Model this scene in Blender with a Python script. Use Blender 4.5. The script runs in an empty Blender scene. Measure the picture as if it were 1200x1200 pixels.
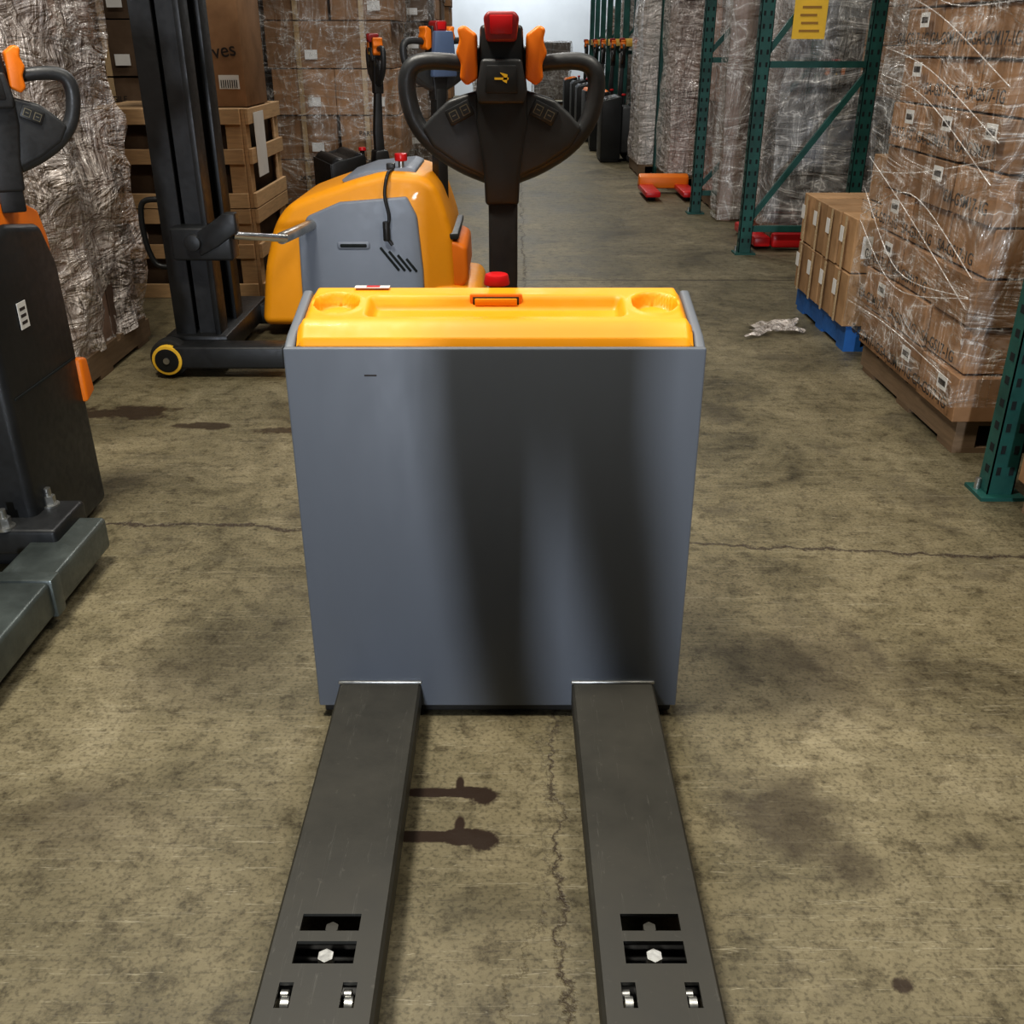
import bpy, bmesh, math, random
from mathutils import Vector, Matrix, noise
random.seed(7)
sc = bpy.context.scene
R = math.radians
XF = [Matrix.Identity(4)]
sc.view_settings.view_transform = 'Standard'
try: sc.view_settings.look = 'Medium High Contrast'
except Exception: pass

# ------------------------------------------------------------------ materials
def new_mat(name):
    m = bpy.data.materials.new(name); m.use_nodes = True
    nt = m.node_tree
    return m, nt, nt.nodes['Principled BSDF'], nt.nodes['Material Output']
def lk(nt, a, b): nt.links.new(a, b)
def noise_n(nt, vec, scale, detail=4, rough=.55, dist=0):
    n = nt.nodes.new('ShaderNodeTexNoise'); n.inputs['Scale'].default_value = scale
    n.inputs['Detail'].default_value = detail; n.inputs['Roughness'].default_value = rough
    n.inputs['Distortion'].default_value = dist
    if vec is not None: lk(nt, vec, n.inputs['Vector'])
    return n.outputs['Fac']
def mp(nt, vec, sc_=(1, 1, 1), rot=(0, 0, 0), loc=(0, 0, 0)):
    n = nt.nodes.new('ShaderNodeMapping'); n.inputs['Scale'].default_value = sc_
    n.inputs['Rotation'].default_value = rot; n.inputs['Location'].default_value = loc
    lk(nt, vec, n.inputs['Vector']); return n.outputs['Vector']
def ramp(nt, fac, stops):
    n = nt.nodes.new('ShaderNodeValToRGB'); cr = n.color_ramp
    while len(cr.elements) < len(stops): cr.elements.new(.5)
    for e, (p, c) in zip(cr.elements, stops):
        e.position = p; e.color = (c[0], c[1], c[2], 1) if not isinstance(c, (int, float)) else (c, c, c, 1)
    lk(nt, fac, n.inputs['Fac']); return n.outputs['Color']
def mix(nt, fac, a, b, bt='MIX'):
    n = nt.nodes.new('ShaderNodeMix'); n.data_type = 'RGBA'; n.blend_type = bt
    for s, v in ((n.inputs[0], fac), (n.inputs[6], a), (n.inputs[7], b)):
        if isinstance(v, (int, float)): s.default_value = v
        elif isinstance(v, tuple): s.default_value = (*v[:3], 1)
        else: lk(nt, v, s)
    return n.outputs[2]
def mth(nt, op, a, b=None, c=None, clamp=False):
    n = nt.nodes.new('ShaderNodeMath'); n.operation = op; n.use_clamp = clamp
    for i, v in enumerate((a, b, c)):
        if v is None: continue
        if isinstance(v, (int, float)): n.inputs[i].default_value = v
        else: lk(nt, v, n.inputs[i])
    return n.outputs[0]
def objco(nt):
    return nt.nodes.new('ShaderNodeTexCoord').outputs['Object']
def bump(nt, b, h, strength, dist=.01):
    n = nt.nodes.new('ShaderNodeBump'); n.inputs['Strength'].default_value = strength
    n.inputs['Distance'].default_value = dist
    lk(nt, h, n.inputs['Height']); lk(nt, n.outputs['Normal'], b.inputs['Normal'])

def paint(name, col, rough=.45, metal=0, var=.15, scale=6, bmp=.05, coat=0, stretch=(1, 1, 1), spec=.5):
    m, nt, b, o = new_mat(name); v = mp(nt, objco(nt), stretch)
    f = noise_n(nt, v, scale, 4)
    lo = tuple(max(0, c * (1 - var)) for c in col); hi = tuple(min(1, c * (1 + var)) for c in col)
    lk(nt, ramp(nt, f, [(.3, lo), (.7, hi)]), b.inputs['Base Color'])
    f2 = noise_n(nt, v, scale * 9, 2)
    lk(nt, ramp(nt, f2, [(.3, max(.03, rough - .06)), (.75, min(1, rough + .08))]), b.inputs['Roughness'])
    b.inputs['Metallic'].default_value = metal; b.inputs['Coat Weight'].default_value = coat
    b.inputs['Specular IOR Level'].default_value = spec
    if bmp: bump(nt, b, f2, bmp, .003)
    return m

def fork_paint(name):
    m, nt, b, o = new_mat(name); co = objco(nt)
    f = noise_n(nt, co, 5, 5, .65); g = noise_n(nt, co, 60, 3, .6)
    c = ramp(nt, f, [(.3, (.027, .026, .021)), (.7, (.046, .043, .034))])
    s = noise_n(nt, mp(nt, co, (26, 1.2, 1), (0, 0, R(8))), 2.4, 3, .6)
    k = ramp(nt, mth(nt, 'ABSOLUTE', mth(nt, 'SUBTRACT', s, .63)), [(0, 1), (.006, 0)])
    c = mix(nt, mth(nt, 'MULTIPLY', k, .3), c, (.14, .135, .12))
    d = ramp(nt, g, [(.66, 0), (.74, 1)])
    c = mix(nt, mth(nt, 'MULTIPLY', d, .25), c, (.12, .11, .09))
    lk(nt, c, b.inputs['Base Color'])
    lk(nt, ramp(nt, f, [(.3, .48), (.7, .66)]), b.inputs['Roughness']); b.inputs['Metallic'].default_value = .05
    bump(nt, b, g, .06, .002)
    return m

def cardboard(name, col, var=.25):
    m, nt, b, o = new_mat(name); co = objco(nt)
    g = nt.nodes.new('ShaderNodeNewGeometry').outputs['Random Per Island']
    f = noise_n(nt, co, 7, 4)
    c1 = ramp(nt, g, [(0, tuple(c * (1 - var) for c in col)), (1, tuple(min(1, c * (1 + var)) for c in col))])
    c2 = mix(nt, .85, c1, ramp(nt, f, [(.3, (.62, .60, .56)), (.7, (1, 1, 1))]), 'MULTIPLY')
    lk(nt, c2, b.inputs['Base Color']); b.inputs['Roughness'].default_value = .7
    b.inputs['Specular IOR Level'].default_value = .25
    return m

def film(name, lo=.06, hi=.6, tint=(.85, .83, .8), scl=1.0, rough=.16, bs=.07):
    m, nt, b, o = new_mat(name); co = objco(nt)
    v1 = mp(nt, co, (1.2 * scl, 1.2 * scl, 4.5 * scl), (R(25), R(20), R(10)))
    v2 = mp(nt, co, (4.5 * scl, 4.5 * scl, 1.2 * scl), (R(-20), R(15), 0))
    n1 = noise_n(nt, v1, 1.5, 4, .6, 1.2); n2 = noise_n(nt, v2, 1.4, 4, .6, 1.2)
    r1 = ramp(nt, mth(nt, 'ABSOLUTE', mth(nt, 'SUBTRACT', n1, .5)), [(0, 1), (.012, .25), (.07, 0)])
    r2 = ramp(nt, mth(nt, 'ABSOLUTE', mth(nt, 'SUBTRACT', n2, .5)), [(0, 1), (.012, .25), (.07, 0)])
    s = mth(nt, 'ADD', mth(nt, 'MULTIPLY', r1, hi), mth(nt, 'MULTIPLY', r2, hi * .7))
    s = mth(nt, 'ADD', s, lo, clamp=True)
    b.inputs['Base Color'].default_value = (*tint, 1); b.inputs['Roughness'].default_value = rough
    b.inputs['Specular IOR Level'].default_value = 1.0
    bump(nt, b, mth(nt, 'ADD', n1, n2), 1.0, bs)
    t = nt.nodes.new('ShaderNodeBsdfTransparent'); mx = nt.nodes.new('ShaderNodeMixShader')
    lk(nt, s, mx.inputs[0]); lk(nt, t.outputs[0], mx.inputs[1]); lk(nt, b.outputs[0], mx.inputs[2])
    lk(nt, mx.outputs[0], o.inputs['Surface'])
    return m

def wood(name, col):
    m, nt, b, o = new_mat(name); co = objco(nt)
    g = nt.nodes.new('ShaderNodeNewGeometry').outputs['Random Per Island']
    f = noise_n(nt, mp(nt, co, (1.5, 1.5, 14)), 5, 4, .6, .6)
    c = mix(nt, f, tuple(x * .6 for x in col), tuple(min(1, x * 1.3) for x in col))
    c = mix(nt, .7, c, ramp(nt, g, [(0, (.6, .55, .5)), (1, (1, 1, 1))]), 'MULTIPLY')
    lk(nt, c, b.inputs['Base Color']); b.inputs['Roughness'].default_value = .75
    bump(nt, b, f, .2, .004); return m

M = {}
M['panel'] = paint('satin_blue_grey_paint', (.132, .145, .166), .55, .03, .07, 2.5, .02, stretch=(1, 1, .35))
M['fork'] = fork_paint('dark_fork_paint')
M['orange'] = paint('orange_cover_plastic', (.86, .345, .008), .48, 0, .05, 3, .01, coat=.03)
M['orange2'] = paint('deep_orange_plastic', (.80, .20, .008), .45, 0, .06, 3, .01, coat=.05)
M['black'] = paint('black_plastic', (.018, .018, .018), .45, 0, .3, 8, .05)
M['blackm'] = paint('black_steel', (.018, .019, .020), .42, .2, .3, 4, .04)
M['dgrey'] = paint('dark_grey_plastic', (.030, .031, .032), .45, 0, .2, 10, .08)
M['grey2'] = paint('stacker_grey_panel', (.20, .225, .27), .5, .05, .08, 3, .02)
M['steel'] = paint('worn_steel', (.42, .42, .40), .35, .9, .25, 12, .1)
M['chrome'] = paint('polished_rod', (.8, .8, .8), .15, 1, .05, 10, 0)
M['legsteel'] = paint('leg_grey_green_steel', (.085, .10, .095), .34, .4, .35, 6, .15)
M['red'] = paint('red_plastic', (.55, .012, .015), .36, 0, .1, 5, 0, coat=.1)
M['dred'] = paint('dark_red_plastic', (.26, .02, .02), .4, 0, .1, 5, 0)
M['yellow'] = paint('yellow_print', (.8, .5, .03), .5, 0, .05, 5, 0)
M['tag'] = paint('yellow_tag', (.72, .45, .04), .6, 0, .1, 5, 0)
M['tagink'] = paint('tag_print_brown', (.30, .16, .03), .7, 0, .1, 5, 0)
M['white'] = paint('white_label', (.70, .69, .66), .6, 0, .06, 8, 0)
M['icon'] = paint('grey_icon', (.16, .14, .09), .5, 0, .1, 8, 0)
M['ink'] = paint('dark_ink', (.03, .022, .018), .7, 0, .1, 8, 0)
M['green'] = paint('green_rack_paint', (.014, .080, .068), .48, 0, .35, 6, .05)
M['hole'] = paint('rack_hole_dark', (.004, .008, .008), .8, 0, .1, 6, 0)
M['blue'] = paint('blue_pallet_paint', (.02, .12, .36), .6, 0, .2, 6, .1)
M['card'] = cardboard('kraft_cardboard', (.37, .215, .115))
M['card2'] = cardboard('tan_cardboard', (.45, .28, .15))
M['card3'] = cardboard('dark_cardboard', (.17, .115, .075), .4)
M['mixed'] = cardboard('mixed_goods', (.40, .27, .21), .6)
M['tape'] = paint('packing_tape', (.50, .37, .22), .25, 0, .1, 8, 0)
M['film'] = film('stretch_film', .035, .50)
M['filmh'] = film('heavy_stretch_film', .22, .65, (.86, .83, .80), .8)
M['filmx'] = film('crinkled_wrap_film', .42, .8, (.84, .76, .71), 1.5, .17, .10)
M['wood'] = wood('pine_wood', (.62, .42, .23))
M['woodd'] = wood('weathered_pallet_wood', (.20, .135, .08))
M['rubber'] = paint('black_rubber', (.02, .02, .02), .7, 0, .2, 10, .1)
M['wallw'] = paint('wall_white_paint', (.62, .66, .70), .8, 0, .06, 1.2, .05)
M['wallg'] = paint('wall_grey_paint', (.12, .12, .115), .85, 0, .1, 1.2, .05)
M['denim'] = paint('denim_cloth', (.03, .04, .07), .9, 0, .2, 30, .3)
M['shirt'] = paint('dark_shirt_cloth', (.05, .05, .055), .9, 0, .2, 30, .3)
M['skin'] = paint('skin', (.5, .3, .21), .5, 0, .06, 10, .05)
M['purple'] = paint('blue_grey_plastic', (.09, .13, .22), .45, 0, .1, 8, 0)

def floor_mat():
    m, nt, b, o = new_mat('worn_warehouse_concrete'); co = objco(nt)
    big = noise_n(nt, co, .55, 4, .6); med = noise_n(nt, co, 1.9, 8, .74, .6); fin = noise_n(nt, co, 17, 7, .78)
    spk = noise_n(nt, co, 120, 2, .5)
    c = ramp(nt, med, [(.32, (.092, .078, .046)), (.46, (.198, .168, .098)), (.58, (.27, .229, .138)), (.72, (.39, .335, .215))])
    c = mix(nt, .8, c, ramp(nt, big, [(.35, (.60, .61, .62)), (.65, (1.0, 1.0, 1.0))]), 'MULTIPLY')
    c = mix(nt, .95, c, ramp(nt, fin, [(.34, (.34, .32, .28)), (.50, (.92, .92, .92)), (.75, (1.0, 1.0, 1.0))]), 'MULTIPLY')
    c = mix(nt, .6, c, ramp(nt, spk, [(.34, (.35, .34, .32)), (.5, (1, 1, 1))]), 'MULTIPLY')
    bl = noise_n(nt, mp(nt, co, loc=(3.1, 7.7, 0)), 2.6, 8, .70, .4)
    c = mix(nt, mth(nt, 'MULTIPLY', ramp(nt, bl, [(.56, 0), (.66, 1)]), .5), c, (.060, .050, .034))
    for rz, sx, sl, a1, a2 in ((R(33), (.9, 20, 1), 2.6, .4, .45), (R(96), (1.0, 26, 1), 2.2, .5, .5), (R(64), (1.3, 30, 1), 2.9, .45, .45), (R(152), (1.1, 24, 1), 2.0, .4, .45)):
        s = noise_n(nt, mp(nt, co, sx, (0, 0, rz)), sl, 3, .6)
        k = ramp(nt, mth(nt, 'ABSOLUTE', mth(nt, 'SUBTRACT', s, .64)), [(0, 1), (.007, 0)])
        c = mix(nt, mth(nt, 'MULTIPLY', k, a1), c, (.44, .40, .29))
        s2 = ramp(nt, mth(nt, 'ABSOLUTE', mth(nt, 'SUBTRACT', s, .36)), [(0, 1), (.009, 0)])
        c = mix(nt, mth(nt, 'MULTIPLY', s2, a2), c, (.045, .036, .025))
    sep = nt.nodes.new('ShaderNodeSeparateXYZ'); lk(nt, co, sep.inputs[0])
    X, Y = sep.outputs[0], sep.outputs[1]
    wob = noise_n(nt, co, 3.0, 8, .7); wob2 = noise_n(nt, mp(nt, co, loc=(5, 5, 5)), 9.0, 6, .7)
    w = mth(nt, 'ADD', mth(nt, 'MULTIPLY', mth(nt, 'SUBTRACT', wob, .5), .22), mth(nt, 'MULTIPLY', mth(nt, 'SUBTRACT', wob2, .5), .07))
    w2 = mth(nt, 'MULTIPLY', mth(nt, 'SUBTRACT', noise_n(nt, mp(nt, co, loc=(2, 9, 1)), 2.4, 8, .72), .5), .35)
    brk = ramp(nt, noise_n(nt, co, 6, 3), [(.35, .35), (.55, 1)])
    k1 = mth(nt, 'MULTIPLY', ramp(nt, mth(nt, 'ABSOLUTE', mth(nt, 'SUBTRACT', mth(nt, 'ADD', X, w), .085)), [(0, 1), (.006, 0)]), brk)
    k1b = mth(nt, 'MULTIPLY', ramp(nt, mth(nt, 'ABSOLUTE', mth(nt, 'SUBTRACT', mth(nt, 'ADD', mth(nt, 'ADD', X, mth(nt, 'MULTIPLY', Y, -.12)), w2), -.10)), [(0, 1), (.0035, 0)]), .35)
    dy = mth(nt, 'ABSOLUTE', mth(nt, 'SUBTRACT', mth(nt, 'ADD', mth(nt, 'ADD', Y, mth(nt, 'MULTIPLY', X, .08)), w), 2.64))
    k2 = ramp(nt, dy, [(0, 1), (.004, .75), (.011, 0)])
    dy3 = mth(nt, 'ABSOLUTE', mth(nt, 'SUBTRACT', mth(nt, 'ADD', Y, mth(nt, 'MULTIPLY', w, .3)), 6.2))
    k3 = ramp(nt, dy3, [(0, 1), (.016, 0)])
    kk = mth(nt, 'MAXIMUM', mth(nt, 'MAXIMUM', mth(nt, 'MAXIMUM', k1, k1b), k2), k3)
    c = mix(nt, mth(nt, 'MULTIPLY', kk, .9), c, (.024, .013, .008))
    wet = None
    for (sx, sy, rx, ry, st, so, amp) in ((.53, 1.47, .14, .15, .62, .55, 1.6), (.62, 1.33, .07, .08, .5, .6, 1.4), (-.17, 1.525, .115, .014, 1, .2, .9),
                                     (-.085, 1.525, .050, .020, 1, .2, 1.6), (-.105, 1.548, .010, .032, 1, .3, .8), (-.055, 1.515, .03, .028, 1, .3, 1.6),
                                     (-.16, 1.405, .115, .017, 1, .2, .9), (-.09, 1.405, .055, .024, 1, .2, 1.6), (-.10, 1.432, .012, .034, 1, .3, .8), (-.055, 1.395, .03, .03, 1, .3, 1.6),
                                     (.75, 1.95, .34, .26, .42, .8, 2.2), (-.85, 1.45, .3, .14, .35, .8, 2.4), (-1.55, 3.75, .22, .09, .9, .3, 2.6),
                                     (-1.2, 3.6, .14, .04, .85, .3, 2.6), (-.9, 3.55, .12, .035, .8, .3, 2.6), (1.35, 1.75, .2, .12, .4, .8, 2.4), (-.75, 1.95, .25, .2, .3, .9, 2.2),
                                     (.62, 1.08, .02, .018, .9, .4, 1.5)):
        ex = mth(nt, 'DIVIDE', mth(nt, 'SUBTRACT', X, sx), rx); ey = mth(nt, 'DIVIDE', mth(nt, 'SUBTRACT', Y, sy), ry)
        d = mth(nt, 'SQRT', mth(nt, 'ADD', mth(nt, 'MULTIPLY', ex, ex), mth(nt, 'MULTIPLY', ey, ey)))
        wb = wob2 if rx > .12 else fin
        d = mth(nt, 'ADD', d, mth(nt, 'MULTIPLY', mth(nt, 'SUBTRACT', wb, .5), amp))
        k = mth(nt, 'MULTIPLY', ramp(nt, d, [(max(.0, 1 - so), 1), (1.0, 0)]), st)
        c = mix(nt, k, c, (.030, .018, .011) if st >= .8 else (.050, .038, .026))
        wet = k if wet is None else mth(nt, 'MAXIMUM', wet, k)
    lk(nt, c, b.inputs['Base Color'])
    r = ramp(nt, med, [(.3, .42), (.7, .62)])
    r = mth(nt, 'SUBTRACT', r, mth(nt, 'MULTIPLY', wet, .12))
    lk(nt, r, b.inputs['Roughness']); b.inputs['Specular IOR Level'].default_value = .4
    h = mth(nt, 'SUBTRACT', mth(nt, 'MULTIPLY', fin, .5), mth(nt, 'MULTIPLY', kk, 1.2))
    bump(nt, b, h, .4, .006)
    return m
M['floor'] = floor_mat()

# ------------------------------------------------------------------ builders
def group(name, loc=(0, 0, 0), rz=0, local=False):
    e = bpy.data.objects.new(name, None); e.empty_display_size = .1
    sc.collection.objects.link(e); e.location = loc; e.rotation_euler = (0, 0, rz)
    e['loc'] = 1 if local else 0
    return e
def attach(ob, G):
    if G is None: return ob
    ob.parent = G
    if not G['loc']: ob.matrix_parent_inverse = Matrix.Translation(-Vector(G.location))
    return ob
def mk(name, bm, mat, G, angle=35, smooth=True):
    bmesh.ops.transform(bm, matrix=XF[-1], verts=bm.verts)
    bmesh.ops.recalc_face_normals(bm, faces=bm.faces)
    me = bpy.data.meshes.new(name); bm.to_mesh(me); bm.free()
    me.materials.append(mat)
    if smooth:
        me.shade_smooth(); me.set_sharp_from_angle(angle=R(angle))
    ob = bpy.data.objects.new(name, me); sc.collection.objects.link(ob)
    return attach(ob, G)
def bm_box(bm, x0, x1, y0, y1, z0, z1, rot=None):
    c = Vector(((x0 + x1) / 2, (y0 + y1) / 2, (z0 + z1) / 2))
    mat = Matrix.Translation(c)
    if rot is not None: mat = mat @ rot.to_4x4()
    mat = mat @ Matrix.Diagonal((x1 - x0, y1 - y0, z1 - z0, 1))
    return bmesh.ops.create_cube(bm, size=1, matrix=mat)['verts']
def bev(bm, off, seg=2, ang=20):
    if off <= 0: return
    ed = [e for e in bm.edges if len(e.link_faces) == 2 and e.calc_face_angle(0) > R(ang)]
    bmesh.ops.bevel(bm, geom=ed, offset=off, segments=seg, profile=.5, affect='EDGES', clamp_overlap=True)
def box(name, b, mat, G, bv=.004, seg=2, rot=None):
    bm = bmesh.new(); bm_box(bm, *b, rot=rot); bev(bm, bv, seg); return mk(name, bm, mat, G)
def prism(name, pts, axis, a0, a1, mat, G, bv=.004, seg=2, ang=20):
    bm = bmesh.new()
    def P(p, a):
        return {'X': (a, p[0], p[1]), 'Y': (p[0], a, p[1]), 'Z': (p[0], p[1], a)}[axis]
    A = [bm.verts.new(P(p, a0)) for p in pts]; B = [bm.verts.new(P(p, a1)) for p in pts]
    n = len(pts)
    bm.faces.new(A); bm.faces.new(B[::-1])
    for i in range(n): bm.faces.new((A[i], A[(i + 1) % n], B[(i + 1) % n], B[i]))
    bmesh.ops.recalc_face_normals(bm, faces=bm.faces)
    bev(bm, bv, seg, ang); return mk(name, bm, mat, G)
def cyl(name, p0, p1, r, mat, G, r2=None, seg=28, bv=0):
    p0, p1 = Vector(p0), Vector(p1); d = p1 - p0
    q = d.to_track_quat('Z', 'Y').to_matrix().to_4x4()
    bm = bmesh.new()
    bmesh.ops.create_cone(bm, cap_ends=True, segments=seg, radius1=r, radius2=r if r2 is None else r2, depth=d.length,
                          matrix=Matrix.Translation((p0 + p1) / 2) @ q)
    if bv: bev(bm, bv, 2, 40)
    return mk(name, bm, mat, G)
def ball(name, c, s, mat, G, seg=20):
    bm = bmesh.new(); bmesh.ops.create_uvsphere(bm, u_segments=seg, v_segments=seg // 2 + 2, radius=1,
        matrix=Matrix.Translation(c) @ Matrix.Diagonal((*s, 1)))
    return mk(name, bm, mat, G, 60)
def tube(name, pts, r, mat, G, closed=False, radii=None):
    P = [Vector(p) for p in pts]; n = len(P); S = []; RR = []
    segs = n if closed else n - 1
    rad = radii or [1] * n
    for i in range(segs):
        a = P[(i - 1) % n] if closed or i > 0 else P[0]; b_ = P[i]; c = P[(i + 1) % n]
        d = P[(i + 2) % n] if closed or i + 2 < n else P[-1]
        for k in range(8):
            t = k / 8
            S.append(.5 * ((2 * b_) + (c - a) * t + (2 * a - 5 * b_ + 4 * c - d) * t * t + (3 * b_ - a - 3 * c + d) * t ** 3))
            RR.append(rad[i] * (1 - t) + rad[(i + 1) % n] * t)
    if not closed: S.append(P[-1]); RR.append(rad[-1])
    bm = bmesh.new(); rings = []; N = len(S); up = None
    for i, p in enumerate(S):
        t = (S[(i + 1) % N] - S[i - 1]) if (closed or 0 < i < N - 1) else (S[1] - S[0] if i == 0 else S[-1] - S[-2])
        t.normalize()
        if up is None:
            up = t.orthogonal().normalized()
        up = (up - t * up.dot(t)).normalized(); s = t.cross(up)
        rings.append([bm.verts.new(p + (up * math.cos(a) + s * math.sin(a)) * r * RR[i]) for a in [2 * math.pi * k / 12 for k in range(12)]])
    for i in range(N if closed else N - 1):
        A, B = rings[i], rings[(i + 1) % N]
        off = 0
        if closed and i == N - 1:
            off = min(range(12), key=lambda o: (A[0].co - B[o].co).length)
        for k in range(12): bm.faces.new((A[k], A[(k + 1) % 12], B[(k + 1 + off) % 12], B[(k + off) % 12]))
    if not closed: bm.faces.new(rings[0]); bm.faces.new(rings[-1])
    return mk(name, bm, mat, G, 60)
def loft(name, secs, mat, G, n=24):
    bm = bmesh.new(); rings = []
    for (cx, cy, z, rx, ry) in secs:
        rings.append([bm.verts.new((cx + rx * math.cos(2 * math.pi * k / n), cy + ry * math.sin(2 * math.pi * k / n), z)) for k in range(n)])
    for A, B in zip(rings, rings[1:]):
        for k in range(n): bm.faces.new((A[k], A[(k + 1) % n], B[(k + 1) % n], B[k]))
    bm.faces.new(rings[0]); bm.faces.new(rings[-1])
    return mk(name, bm, mat, G, 70)
def text(name, body, loc, rot, size, mat, G, align='CENTER'):
    cu = bpy.data.curves.new(name, 'FONT'); cu.body = body; cu.size = size; cu.align_x = align; cu.align_y = 'CENTER'
    cu.extrude = .0004; cu.offset = .0006; cu.materials.append(mat)
    ob = bpy.data.objects.new(name, cu); sc.collection.objects.link(ob); ob.location = loc; ob.rotation_euler = rot
    return attach(ob, G)
def sstep(a, b, x):
    t = max(0, min(1, (x - a) / (b - a))); return t * t * (3 - 2 * t)

# ------------------------------------------------------------------ tiller head (front faces -Y), origin at head base
def tiller_head(G, ox, oy, oz, k=1.0, accent='orange2', sym=True):
    def H(u, v): return (ox + u * .00176 * k, oz + v * .00168 * k)
    def H3(u, v, d=0): a = H(u, v); return (a[0], oy + d * k, a[1])
    prism('spine', [H(-20, -35), (H(20, -35)), H(22, 10), H(30, 60), H(30, 95), H(26, 130), H(24, 170), H(-24, 170), H(-26, 130), H(-30, 95), H(-30, 60), H(-22, 10)],
          'Y', oy - .030 * k, oy + .035 * k, M['black'], G, .008 * k, 3)
    prism('control_module', [H(-27, 84), H(27, 84), H(29, 100), H(23, 134), H(-23, 134), H(-29, 100)], 'Y', oy - .042 * k, oy - .02 * k, M['dgrey'], G, .007 * k, 3)
    prism('module_face', [H(-19, 96), H(19, 96), H(17, 127), H(-17, 127)], 'Y', oy - .045 * k, oy - .03 * k, M['black'], G, .003 * k, 2)
    box('logo_a', (H(-8, 0)[0], H(8, 0)[0], oy - .0465 * k, oy - .04 * k, H(0, 111)[1], H(0, 113.5)[1]), M['yellow'], G, 0)
    prism('logo_b', [H(-2, 119), H(7, 117), H(6, 107), H(1, 110), H(3, 114)], 'Y', oy - .0465 * k, oy - .04 * k, M['yellow'], G, 0)
    prism('reverse_button', [H(-17, 152), H(17, 152), H(20, 178), H(15, 184), H(-15, 184), H(-20, 178)], 'Y', oy - .05 * k, oy + .02 * k, M['dred'], G, .006 * k, 3)
    prism('button_plate', [H(-12, 160), H(12, 160), H(13, 180), H(-13, 180)], 'Y', oy - .053 * k, oy - .04 * k, M['red'], G, .002 * k, 2)
    for s in (-1, 1):
        prism('thumb_wheel', [H(s * 27, 112), H(s * 40, 104), H(s * 48, 112), H(s * 46, 128), H(s * 52, 140), H(s * 47, 154), H(s * 50, 166), H(s * 42, 170), H(s * 34, 164), H(s * 28, 160)],
              'Y', oy - .036 * k, oy + .03 * k, M[accent], G, .006 * k, 3)
        cyl('wheel_axle', H3(s * 20, 136), H3(s * 36, 136), .02 * k, M['black'], G)
        tube('handle_loop', [H3(s * 26, 124, .005), H3(s * 60, 130), H3(s * 92, 130), H3(s * 107, 120), H3(s * 110, 96), H3(s * 101, 62), H3(s * 78, 34), H3(s * 45, 14), H3(s * 14, 2)],
             .0165 * k, M['dgrey'], G, radii=[.9, 1, 1.05, 1.1, 1.1, 1.1, 1.15, 1.3, 1.4])
        prism('wing', [H(s * 14, 104), H(s * 30, 98), H(s * 44, 94), H(s * 62, 88), H(s * 80, 72), H(s * 94, 56), H(s * 82, 34), H(s * 50, 12), H(s * 18, -4), H(s * 10, 0)],
              'Y', oy - .024 * k, oy + .018 * k, M['dgrey'], G, .008 * k, 3)
        c = H(s * 49, 74)
        rot = Matrix.Rotation(R(26 * s), 3, 'Y')
        box('key_pad', (c[0] - .027 * k, c[0] + .027 * k, oy - .0285 * k, oy - .02 * k, c[1] - .016 * k, c[1] + .016 * k), M['black'], G, .003 * k, 2, rot=rot)
        for q in (-1, 1):
            dx = q * .0125 * k
            cc = (c[0] + dx * math.cos(R(26)), c[1] - s * dx * math.sin(R(26)))
            box('key_icon', (cc[0] - .0085 * k, cc[0] + .0085 * k, oy - .0292 * k, oy - .02 * k, cc[1] - .0095 * k, cc[1] + .0095 * k), M['icon'], G, 0, 1, rot=rot)
            box('key_icon_core', (cc[0] - .0068 * k, cc[0] + .0068 * k, oy - .0297 * k, oy - .02 * k, cc[1] - .0078 * k, cc[1] + .0078 * k), M['black'], G, 0, 1, rot=rot)
            box('key_mark', (cc[0] - .004 * k, cc[0] + .004 * k, oy - .0301 * k, oy - .02 * k, cc[1] - .001 * k, cc[1] + .001 * k), M['icon'], G, 0, 1, rot=rot)

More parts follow.
